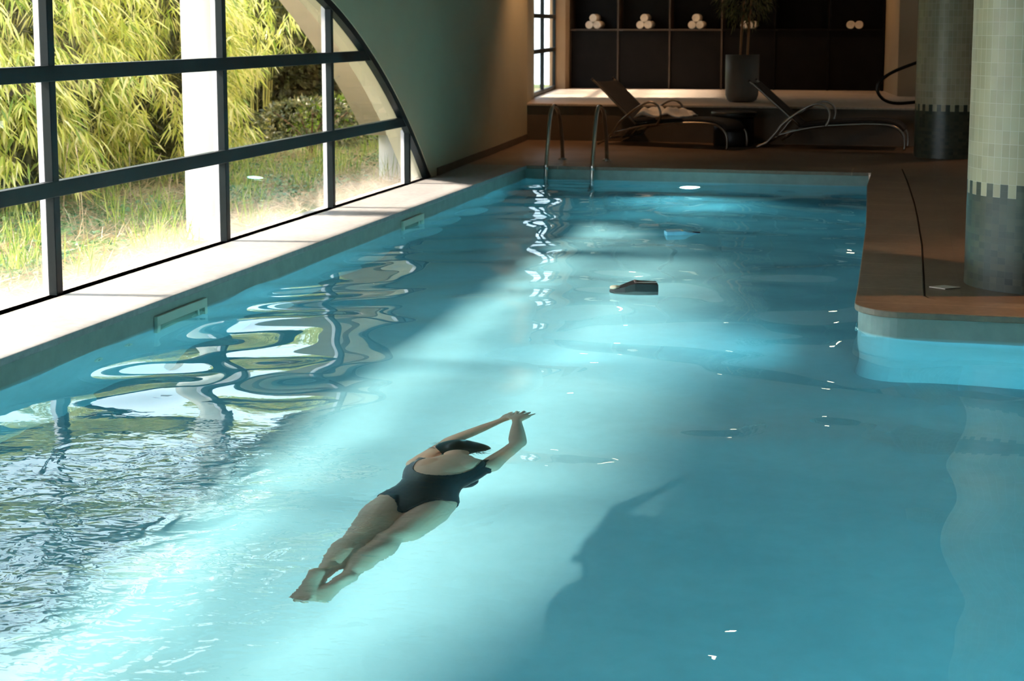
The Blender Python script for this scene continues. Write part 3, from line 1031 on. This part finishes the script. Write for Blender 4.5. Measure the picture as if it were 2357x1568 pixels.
# ------------------------------------------------------------------ loungers, table, draped towel
M['sling'] = simple('black_sling_fabric', (.012, .010, .010), .8, var=.2, scale=30)
M['lounger_frame'] = simple('brushed_bronze_tube', (.30, .27, .24), .3, 1, var=.1)
W_ = .56


def lounger(name_label):
    root = empty('sun_lounger', (0, 0, DZ))
    tag(root, name_label, 'sun lounger', 'sun loungers on the deck in front of the platform')
    rail = [(.23, .15), (.50, .225), (.79, .275), (1.2, .305), (1.48, .305), (1.62, .275), (1.71, .19), (1.73, .09), (1.725, .012)]
    back = [(.50, .27), (.0, .71), (-.07, .765), (-.10, .79)]
    arm = [(0.0, .012), (.09, .05), (.14, .085), (.24, .20), (.31, .29), (.47, .42), (.62, .51), (.73, .54), (.82, .50), (.86, .42), (.85, .34), (.81, .27)]
    for y in (0, W_):
        MB().tube(bez([(s, y, z) for s, z in rail], 5), .014, 10).build('side_rail', M['lounger_frame'], root, True)
        o = MB().tube(bez([(s, y * .94 + .017, z) for s, z in back], 5), .013, 10).build('back_rail', M['lounger_frame'], root, True)
        MB().tube([(-.10, y * .94 + .017, .79), (-.115, y * .94 + .017, .805)], .016, 10).build('end_cap', M['black'], o, True)
        MB().tube(bez([(s, y + (.025 if y else -.025), z) for s, z in arm], 5), .014, 10).build('armrest_leg', M['lounger_frame'], root, True)
    MB().tube([(.14, -.02, .085), (.14, W_ + .02, .085)], .012, 10).build('crossbar', M['lounger_frame'], root, True)
    MB().tube([(1.2, 0, .30), (1.2, W_, .30)], .012, 10).build('crossbar', M['lounger_frame'], root, True)
    MB().tube([(.42, .03, .22), (.30, .03, .10), (.30, W_ - .03, .10), (.42, W_ - .03, .22)], .010, 8).build('back_prop', M['lounger_frame'], root, True)

    def sheet(name, prof, th):
        c = bez([(s, 0, z) for s, z in prof], 6)
        m = MB(); N = 8
        v = []
        for p in c:
            for k in range(N + 1):
                u_ = k / N
                v.append((p.x, .015 + (W_ - .03) * u_, p.z - .012 * math.sin(math.pi * u_)))
        f = [(i * (N + 1) + k, i * (N + 1) + k + 1, (i + 1) * (N + 1) + k + 1, (i + 1) * (N + 1) + k) for i in range(len(c) - 1) for k in range(N)]
        m.add(v, f)
        o = m.build(name, M['sling'], root, True)
        sd = o.modifiers.new('thickness', 'SOLIDIFY'); sd.thickness = th; sd.offset = 0
        return o
    sheet('seat_pad', [(.50, .27), (.80, .305), (1.2, .335), (1.48, .335), (1.63, .30), (1.70, .23)], .045)
    sheet('back_pad', [(.50, .285), (.25, .50), (.0, .72), (-.06, .77)], .02)
    return root


l2 = lounger('black sun lounger with raised back right of the drum table, no towel on it')
l2.location = (-1.72, 19.40, DZ - .004); l2.rotation_euler = (0, 0, R(-4))
l1 = copy_tree(l2)
l1.location = (-3.66, 19.50, DZ - .004); l1.rotation_euler = (0, 0, R(-19))
tag(l1, 'black sun lounger behind the pool ladder with a pale towel on its seat', 'sun lounger')

root = empty('drum_table', (-2.03, 19.72, DZ - .004))
tag(root, 'low round black side table between the two sun loungers', 'side table')
MB().lathe([(.001, 0), (.235, 0), (.245, .02), (.245, .35), (.001, .35)], n=48).build('body', M['black'], root, True)
MB().lathe([(.001, .352), (.27, .352), (.28, .362), (.28, .405), (.27, .415), (.001, .415)], n=48).build('top', M['black'], root, True)

# crumpled towel on the first lounger
nx, ny = 46, 34
V = []
for j in range(ny + 1):
    for i in range(nx + 1):
        s_ = .50 + .62 * i / nx
        y_ = -.03 + .50 * j / ny
        base = .345 + .03 * min(1, max(0, (s_ - .5) / .4))
        fold = .09 * max(0, noise.noise(Vector((s_ * 6, y_ * 5, 3)))) + .17 * math.exp(-((s_ - .62) / .11) ** 2) * (.6 + .4 * noise.noise(Vector((y_ * 6, 1, 2)))) + .08 * math.exp(-((s_ - .95) / .09) ** 2)
        edge = min(1, min(j, ny - j) / 4, min(i, nx - i) / 4)
        V.append((s_ + .012 * noise.noise(Vector((s_ * 9, y_ * 9, 0))), y_, base + fold * (.25 + .75 * edge)))
Fq = [(j * (nx + 1) + i, j * (nx + 1) + i + 1, (j + 1) * (nx + 1) + i + 1, (j + 1) * (nx + 1) + i) for j in range(ny) for i in range(nx)]
tw = mesh('crumpled_towel', V, Fq, simple('grey_white_towel', (.62, .58, .54), .95, var=.06, scale=30, bump=.3), None, True)
tw.modifiers.new('thickness', 'SOLIDIFY').thickness = .012
tw.location = l1.location; tw.rotation_euler = l1.rotation_euler
tag(tw, 'crumpled greyish-white towel heaped on the seat of the sun lounger', 'towel')

# ------------------------------------------------------------------ pool floats
def wedge_float(loc, rz, mats, label, sc=1.0):
    root = empty('pool_float', loc, rz)
    tag(root, label, 'pool float', 'small floats drifting in the pool')
    # boat-like shell: pointed bow at -x, square raised stern at +x
    st = [(-.15, .012, .000, .012), (-.12, .035, -.02, .022), (-.06, .06, -.03, .040), (0, .07, -.035, .062), (.07, .07, -.035, .058), (.14, .066, -.03, .054)]
    v = []; n = 8
    for x, hw, zb, zt in st:
        for (yy, zz) in ((-hw, zt), (-hw * 1.05, (zt + zb) / 2), (-hw * .7, zb), (hw * .7, zb), (hw * 1.05, (zt + zb) / 2), (hw, zt), (hw * .8, zt), (-hw * .8, zt)):
            v.append((x * sc, yy * sc, zz * sc))
    f = [(i * n + k, (i + 1) * n + k, (i + 1) * n + (k + 1) % n, i * n + (k + 1) % n) for i in range(len(st) - 1) for k in range(n)]
    f += [tuple(range(n)), tuple(range((len(st) - 1) * n, len(st) * n))[::-1]]
    MB().add(v, f).build('hull', mats[0], root, bevel=.003)
    MB().box((.0 * sc, -.052 * sc, .0635 * sc), (.13 * sc, -.040 * sc, .067 * sc)).box((.0, -.052 * sc, .058 * sc), (.012 * sc, .05 * sc, .067 * sc)).build('trim_strip', mats[1], root)
    m = MB().lathe([(.001, .0), (.030, .002), (.034, .010), (.028, .018), (.001, .022)], n=24)
    m.v = [(x * sc - .115 * sc, y * sc - .0 * sc, z * sc + .018 * sc) for x, y, z in m.v]
    m.build('round_tip', mats[2], root, True)
    return root


M['cream'] = simple('cream_plastic', (.95, .85, .62), .35, var=.04)
M['pinkish'] = simple('pinkish_strip', (.5, .38, .34), .4)
M['navy'] = simple('navy_plastic', (.01, .03, .09), .35)
M['sky_blue'] = simple('light_blue_plastic', (.22, .62, .85), .35)
wedge_float((-1.56, 9.50, .0), R(14), (M['black'], M['pinkish'], M['cream']), 'black wedge-shaped float with a pale round tip in mid pool')
wedge_float((-1.64, 12.25, .0), R(200), (M['sky_blue'], M['cream'], M['navy']), 'light blue and white float with a navy end, farther out in the pool').scale = (.95, .8, .5)

# ------------------------------------------------------------------ swimmer
M['skin'] = NT('skin')
_t = M['skin']
_v = _t.coord()
_n = _t.noise(_v, 14, 5, .6)
_t.set(Base_Color=_t.ramp(_n, [(.3, (.90, .485, .32)), (.7, (.95, .57, .40))]), Roughness=.42)
_t.bump(_t.noise(_v, 60, 3), .12, .003)
M['skin'] = _t.m
M['suit'] = simple('black_swim_fabric', (.006, .008, .012), .38, var=.2, scale=30)
M['hair'] = simple('wet_black_hair', (.006, .005, .004), .3, var=.3, scale=40)
M['nail'] = simple('nail', (.66, .42, .34), .25)


def loft(m, secs, n=20):
    """secs: (centre, rx across, rz thick, lateral, power) swept in order; capped"""
    C_ = [Vector(s[0]) for s in secs]
    v = []; f = []
    for i, s in enumerate(secs):
        t = (C_[min(i + 1, len(C_) - 1)] - C_[max(i - 1, 0)]).normalized()
        lat = Vector(s[3]) if len(s) > 3 and s[3] else Vector((1, 0, 0))
        lat = (lat - t * lat.dot(t)).normalized()
        up = lat.cross(t).normalized()
        for k in range(n):
            a = 2 * math.pi * k / n
            v.append(C_[i] + lat * (math.cos(a) * s[1]) + up * (math.sin(a) * s[2]))
    N = len(secs)
    f = [(i * n + k, i * n + (k + 1) % n, (i + 1) * n + (k + 1) % n, (i + 1) * n + k) for i in range(N - 1) for k in range(n)]
    f += [tuple(range(n - 1, -1, -1)), tuple(range((N - 1) * n, N * n))]
    m.add(v, f)


def smooth_secs(secs, n=5):
    """catmull-rom resample of centres and radii"""
    out = []
    S = [secs[0]] + list(secs) + [secs[-1]]
    for i in range(1, len(S) - 2):
        for k in range(n):
            t = k / n
            def cr(a, b, c, d): return .5 * ((2 * b) + (c - a) * t + (2 * a - 5 * b + 4 * c - d) * t * t + (3 * b - a - 3 * c + d) * t ** 3)
            q = [S[i - 1], S[i], S[i + 1], S[i + 2]]
            c = tuple(cr(*[x[0][j] for x in q]) for j in range(3))
            out.append((c, max(.0015, cr(*[x[1] for x in q])), max(.0015, cr(*[x[2] for x in q])), secs[0][3] if len(secs[0]) > 3 else None))
    l = secs[-1]
    out.append((l[0], l[1], l[2], secs[0][3] if len(secs[0]) > 3 else None))
    return out


def ball(m, c, r, n=16):
    c = Vector(c)
    secs = []
    for i in range(n + 1):
        a = math.pi * i / n
        secs.append((c + Vector((0, -math.cos(a) * r[1], 0)), max(.0008, math.sin(a) * r[0]), max(.0008, math.sin(a) * r[2])))
    loft(m, secs, 20)


BX, BY, BZ = -1.60, 0.0, -.004      # body frame: x across, y head-ward, z dorsal
body = MB()
X = lambda x, y, z: (BX + x, BY + y, BZ + z)
# torso
torso = [(X(0, 5.015, -.10), .085, .05), (X(0, 5.05, -.095), .125, .075), (X(0, 5.11, -.102), .148, .088), (X(.0, 5.19, -.098), .142, .086),
         (X(.0, 5.27, -.085), .118, .076), (X(.0, 5.34, -.08), .112, .074), (X(.0, 5.42, -.085), .128, .084), (X(.0, 5.50, -.09), .148, .092),
         (X(.0, 5.57, -.09), .155, .088), (X(.0, 5.63, -.085), .135, .074), (X(.0, 5.675, -.078), .085, .058), (X(.005, 5.71, -.075), .052, .05)]
loft(body, smooth_secs(torso), 32)
# buttocks
ball(body, X(-.068, 5.085, -.082), (.078, .10, .066)); ball(body, X(.068, 5.085, -.082), (.078, .10, .066))
# shoulder blades, deltoids
ball(body, X(-.075, 5.555, -.05), (.06, .085, .05)); ball(body, X(.075, 5.555, -.05), (.06, .085, .05))
ball(body, X(-.130, 5.62, -.09), (.046, .08, .046)); ball(body, X(.138, 5.61, -.088), (.048, .08, .048))
# bust below
ball(body, X(-.07, 5.49, -.155), (.06, .06, .05)); ball(body, X(.07, 5.49, -.155), (.06, .06, .05))
# neck and head
loft(body, smooth_secs([(X(.0, 5.66, -.078), .058, .052), (X(-.014, 5.72, -.082), .048, .05), (X(-.03, 5.78, -.092), .05, .055)]), 20)
HC = Vector(X(-.048, 5.845, -.107))
ball(body, HC, (.074, .092, .095))
ball(body, HC + Vector((0, -.035, -.055)), (.055, .06, .055))      # jaw
ball(body, HC + Vector((0, -.075, -.088)), (.022, .022, .022))     # chin
ball(body, HC + Vector((0, .005, -.104)), (.012, .024, .016))      # nose
ball(body, HC + Vector((0, -.008, -.112)), (.016, .011, .010))     # nose tip
ball(body, HC + Vector((0, -.040, -.098)), (.022, .009, .010))     # lips
ball(body, HC + Vector((-.028, .028, -.082)), (.016, .012, .010)); ball(body, HC + Vector((.028, .028, -.082)), (.016, .012, .010))   # brows
ball(body, HC + Vector((-.075, -.008, -.01)), (.010, .026, .018)); ball(body, HC + Vector((.075, -.008, -.01)), (.010, .026, .018))   # ears


def limb(secs): loft(body, smooth_secs(secs, 6), 22)


# legs: thigh, knee, calf, ankle
for s, kx, ax, kz, az in ((-1, -.058, -.050, -.070, -.070), (1, .040, .026, -.075, -.080)):
    limb([(X(s * .068, 5.13, -.10), .078, .082), (X(s * .072, 5.03, -.095), .083, .085), (X(s * .068, 4.92, -.09), .074, .074), (X(s * .062, 4.82, -.088), .062, .062),
          (X(kx, 4.745, kz), .051, .051), (X(kx, 4.69, kz), .047, .047), (X(kx + s * .002, 4.62, kz - .0), .051, .054), (X(ax, 4.54, az + .008), .05, .053),
          (X(ax, 4.45, az), .038, .041), (X(ax, 4.40, az - .004), .029, .032), (X(ax, 4.36, az - .006), .030, .036)])
# feet: soles up, toes pointed back
for s, ax, az, yaw in ((-1, -.050, -.070, -.02), (1, .026, -.080, -.20)):
    A = Vector(X(ax, 4.36, az - .006))
    fd = Vector((yaw, -1, -.06)).normalized()
    lt = Vector((1, 0, -s * .38)); lt = (lt - fd * lt.dot(fd)).normalized(); up = lt.cross(fd); up = up if up.z > 0 else -up
    q = lambda d, u, l=0: A + fd * d + up * u + lt * l
    limb([(q(-.02, .002), .029, .034, lt), (q(.015, .008), .030, .042, lt), (q(.045, .008), .030, .041, lt), (q(.09, .0), .031, .033, lt), (q(.135, -.006), .037, .025, lt), (q(.165, -.008), .040, .018, lt), (q(.178, -.009), .034, .012, lt)])
    ball(body, q(.012, .034), (.026, .030, .020))
    for k in range(5):
        big = (k == 0)
        off = -s * (.033 - .0168 * k)      # big toe on the inner side
        ln = .052 if big else .042 - .005 * k
        r = .0125 if big else .0088 - .0006 * k
        b0 = q(.170 - .004 * k, -.008, off)
        loft(body, smooth_secs([(b0, r * .9, r * .9, lt), (b0 + fd * ln * .5 - up * .002, r * .85, r * .85, lt), (b0 + fd * ln * .85 + up * .002, r, r * .95, lt), (b0 + fd * (ln + .004) + up * .003, r * .45, r * .45, lt)], 4), 12)

# arms
def arm(S, E, Wr, r=(.046, .040, .034, .036, .030, .021)):
    S, E, Wr = Vector(S), Vector(E), Vector(Wr)
    secs = [(S + (S - E) * .08, r[0] * .9, r[0] * .9), (S, r[0], r[0]), (S.lerp(E, .45), r[1], r[1] * 1.02), (S.lerp(E, .82), r[2], r[2]), (E, r[2] * 1.02, r[2] * 1.0),
            (E.lerp(Wr, .2), r[3], r[3]), (E.lerp(Wr, .55), r[4], r[4] * .95), (E.lerp(Wr, .9), r[5], r[5] * .85), (Wr, r[5] * 1.05, r[5] * .8)]
    limb(secs)


def hand(Wr, d, lat, side, curl=.15, spread=1.0):
    """side=+1: thumb on the +lat side"""
    Wr = Vector(Wr); d = Vector(d).normalized(); lat = Vector(lat); lat = (lat - d * lat.dot(d)).normalized()
    up = lat.cross(d).normalized()
    if up.z < 0: up = -up
    loft(body, smooth_secs([(Wr - d * .01, .021, .016, lat), (Wr + d * .02, .027, .016, lat), (Wr + d * .055, .037, .0155, lat), (Wr + d * .085, .039, .013, lat), (Wr + d * .097, .033, .009, lat)], 4), 20)
    tips = []
    for k, (ln, r) in enumerate(((.070, .0085), (.078, .0088), (.073, .0084), (.058, .0074))):
        o = side * (.028 - .0188 * k)
        ang = side * (.16 - .11 * k) * spread
        fdir = (d * math.cos(ang) + lat * math.sin(ang)).normalized()
        b = Wr + d * (.086 - .004 * abs(k - 1)) + lat * o
        c = curl * (1 + .35 * k)
        d1 = (fdir - up * c * .35).normalized(); d2 = (fdir - up * c * 1.0).normalized(); d3 = (fdir - up * c * 1.5).normalized()
        p1 = b + d1 * ln * .45; p2 = p1 + d2 * ln * .30; p3 = p2 + d3 * ln * .25
        loft(body, smooth_secs([(b - d1 * .012, r, r, lat), (b.lerp(p1, .5), r * .93, r * .95, lat), (p1, r * 1.02, r * 1.02, lat), (p2, r * .9, r * .92, lat), (p3, r * .72, r * .7, lat), (p3 + d3 * .003, r * .3, r * .3, lat)], 4), 12)
        tips.append((p3 - d3 * .006 + up * r * .55, d3, lat, up, r))
    tb = Wr + d * .025 + lat * side * .022
    t1 = (d * .72 + lat * side * .62 - up * .22).normalized(); t2 = (d * .92 + lat * side * .30 - up * .2).normalized()
    q1 = tb + t1 * .036; q2 = q1 + t2 * .028; q3 = q2 + t2 * .022
    loft(body, smooth_secs([(tb, .013, .013, lat), (q1, .0108, .0108, lat), (q2, .0098, .0096, lat), (q3, .0068, .0064, lat), (q3 + t2 * .003, .003, .003, lat)], 4), 12)
    return tips


# right arm (image right) bows out at the elbow; left arm passes beyond the head
RS, RE, RW = X(.143, 5.61, -.092), X(.168, 5.95, -.060), X(.092, 6.26, -.034)
LS, LE, LW = X(-.130, 5.63, -.095), X(-.105, 5.97, -.095), X(.026, 6.29, -.058)
arm(RS, RE, RW)
arm(LS, LE, LW)
tipsR = hand(RW, (.03, 1, .10), (1, 0, 0), -1, .16, 1.2)
tipsL = hand(LW, (.30, 1, .02), (1, -.3, 0), 1, .10, .9)

person = body.build('person', M['skin'], None, True)
tag(person, 'woman in a black low-backed swimsuit gliding face down with both arms stretched forward', 'person')
rm = person.modifiers.new('remesh', 'REMESH'); rm.mode = 'VOXEL'; rm.voxel_size = .0042; rm.use_smooth_shade = True
sm = person.modifiers.new('smooth', 'SMOOTH'); sm.factor = .5; sm.iterations = 3
dg = bpy.context.evaluated_depsgraph_get()
me = bpy.data.meshes.new_from_object(person.evaluated_get(dg))
me.name = 'person'
person.modifiers.clear()
person.data = me
me.polygons.foreach_set('use_smooth', [True] * len(me.polygons))
person.cycles.is_caustics_receiver = True

# swimsuit: a shell a few millimetres off the body
nv = len(me.vertices)
co = np.empty(nv * 3); me.vertices.foreach_get('co', co); co = co.reshape(-1, 3)
no = np.empty(nv * 3); me.vertices.foreach_get('normal', no); no = no.reshape(-1, 3)
q = np.array([p.vertices[:] for p in me.polygons if len(p.vertices) == 4])
c = co[q].mean(1); nn = no[q].mean(1)
x = c[:, 0] - BX; y = c[:, 1] - BY; z = c[:, 2] - BZ; ax = np.abs(x)
dors = z > -.10
keep = (y > 4.99) & (y < 5.64) & (ax < .165)
keep &= ~((y > 5.585) & (ax > .135))
# high-cut legs: narrow at the crotch, wide at the hip
cut = np.interp(y, [4.99, 5.03, 5.08, 5.13, 5.17, 5.22], [.018, .03, .055, .095, .135, .2])
keep &= ax < cut
# low scooped back between thin straps, and the front neckline
el = (ax / .118) ** 2 + ((y - 5.555) / .185) ** 2 < 1
keep &= ~(dors & (el | ((y > 5.555) & (ax < .112))))
keep &= ~(~dors & (y > 5.57) & (ax < .10))
# armholes
keep &= ~((y > 5.55) & (ax > .142))
q2 = q[keep]
used = np.unique(q2); mp = -np.ones(nv, int); mp[used] = np.arange(len(used))
sv = co[used] + no[used] * .0035
suit = mesh('swimsuit', sv, mp[q2], M['suit'], person, True)
so = suit.modifiers.new('thickness', 'SOLIDIFY'); so.thickness = .003; so.offset = 0
suit['label'] = 'black low-backed swimsuit'
suit.cycles.is_caustics_receiver = True

# hair: short wet bob combed by the water towards the right
hm = MB()
secs = []
for i in range(19):
    t = i / 18
    a = math.pi * t
    xx = -.088 + .218 * t
    rr = (math.sin(a) ** (.42 if t < .5 else .60)) if 0 < t < 1 else .02
    wdt = (.108 * (1 - .22 * t)) * rr
    hgt = (.066 * (1 - .28 * t)) * rr
    secs.append((HC + Vector((xx, .000 + .030 * t, .026 - .010 * t)), max(.002, wdt), max(.002, hgt), (0, 1, 0)))
loft(hm, secs, 26)
ball(hm, HC + Vector((.0, .004, .016)), (.090, .106, .088))
hair = hm.build('hair', M['hair'], person, True)
rm = hair.modifiers.new('remesh', 'REMESH'); rm.mode = 'VOXEL'; rm.voxel_size = .006; rm.use_smooth_shade = True
hair.modifiers.new('smooth', 'SMOOTH').iterations = 4
hair['label'] = 'short wet black hair'
rr_ = random.Random(4)
for side_ in (0, 1):
    st = MB()
    for k in range(40):
        if side_ == 0:
            p = HC + Vector((-.084 + rr_.uniform(-.003, .02), rr_.uniform(-.06, .07), rr_.uniform(.0, .06))); d = Vector((-1, rr_.uniform(-.5, .7), rr_.uniform(-.2, .2)))
        else:
            p = HC + Vector((.10 + rr_.uniform(-.03, .02), rr_.uniform(-.06, .02), rr_.uniform(-.01, .04))); d = Vector((.8, rr_.uniform(-1, .1), rr_.uniform(-.3, .2)))
        d.normalize(); ln = rr_.uniform(.015, .035)
        st.tube([p, p + d * ln * .6, p + d * ln + Vector((0, 0, -.004))], [.0018, .0012, .0004], 5)
    st.build('hair_wisps', M['hair'], hair)['kind'] = 'stuff'

for (p, d, l, u_, r) in tipsR + tipsL:
    m = MB()
    for a_ in (0,):
        m.add([p - l * r * .6 - d * .006, p + l * r * .6 - d * .006, p + l * r * .5 + d * .007, p - l * r * .5 + d * .007,
               p - l * r * .5 + u_ * .002 - d * .005, p + l * r * .5 + u_ * .002 - d * .005, p + l * r * .4 + u_ * .0015 + d * .006, p - l * r * .4 + u_ * .0015 + d * .006],
              [(0, 1, 2, 3), (7, 6, 5, 4), (0, 4, 5, 1), (1, 5, 6, 2), (2, 6, 7, 3), (3, 7, 4, 0)])
    m.build('fingernail', M['nail'], person, True)
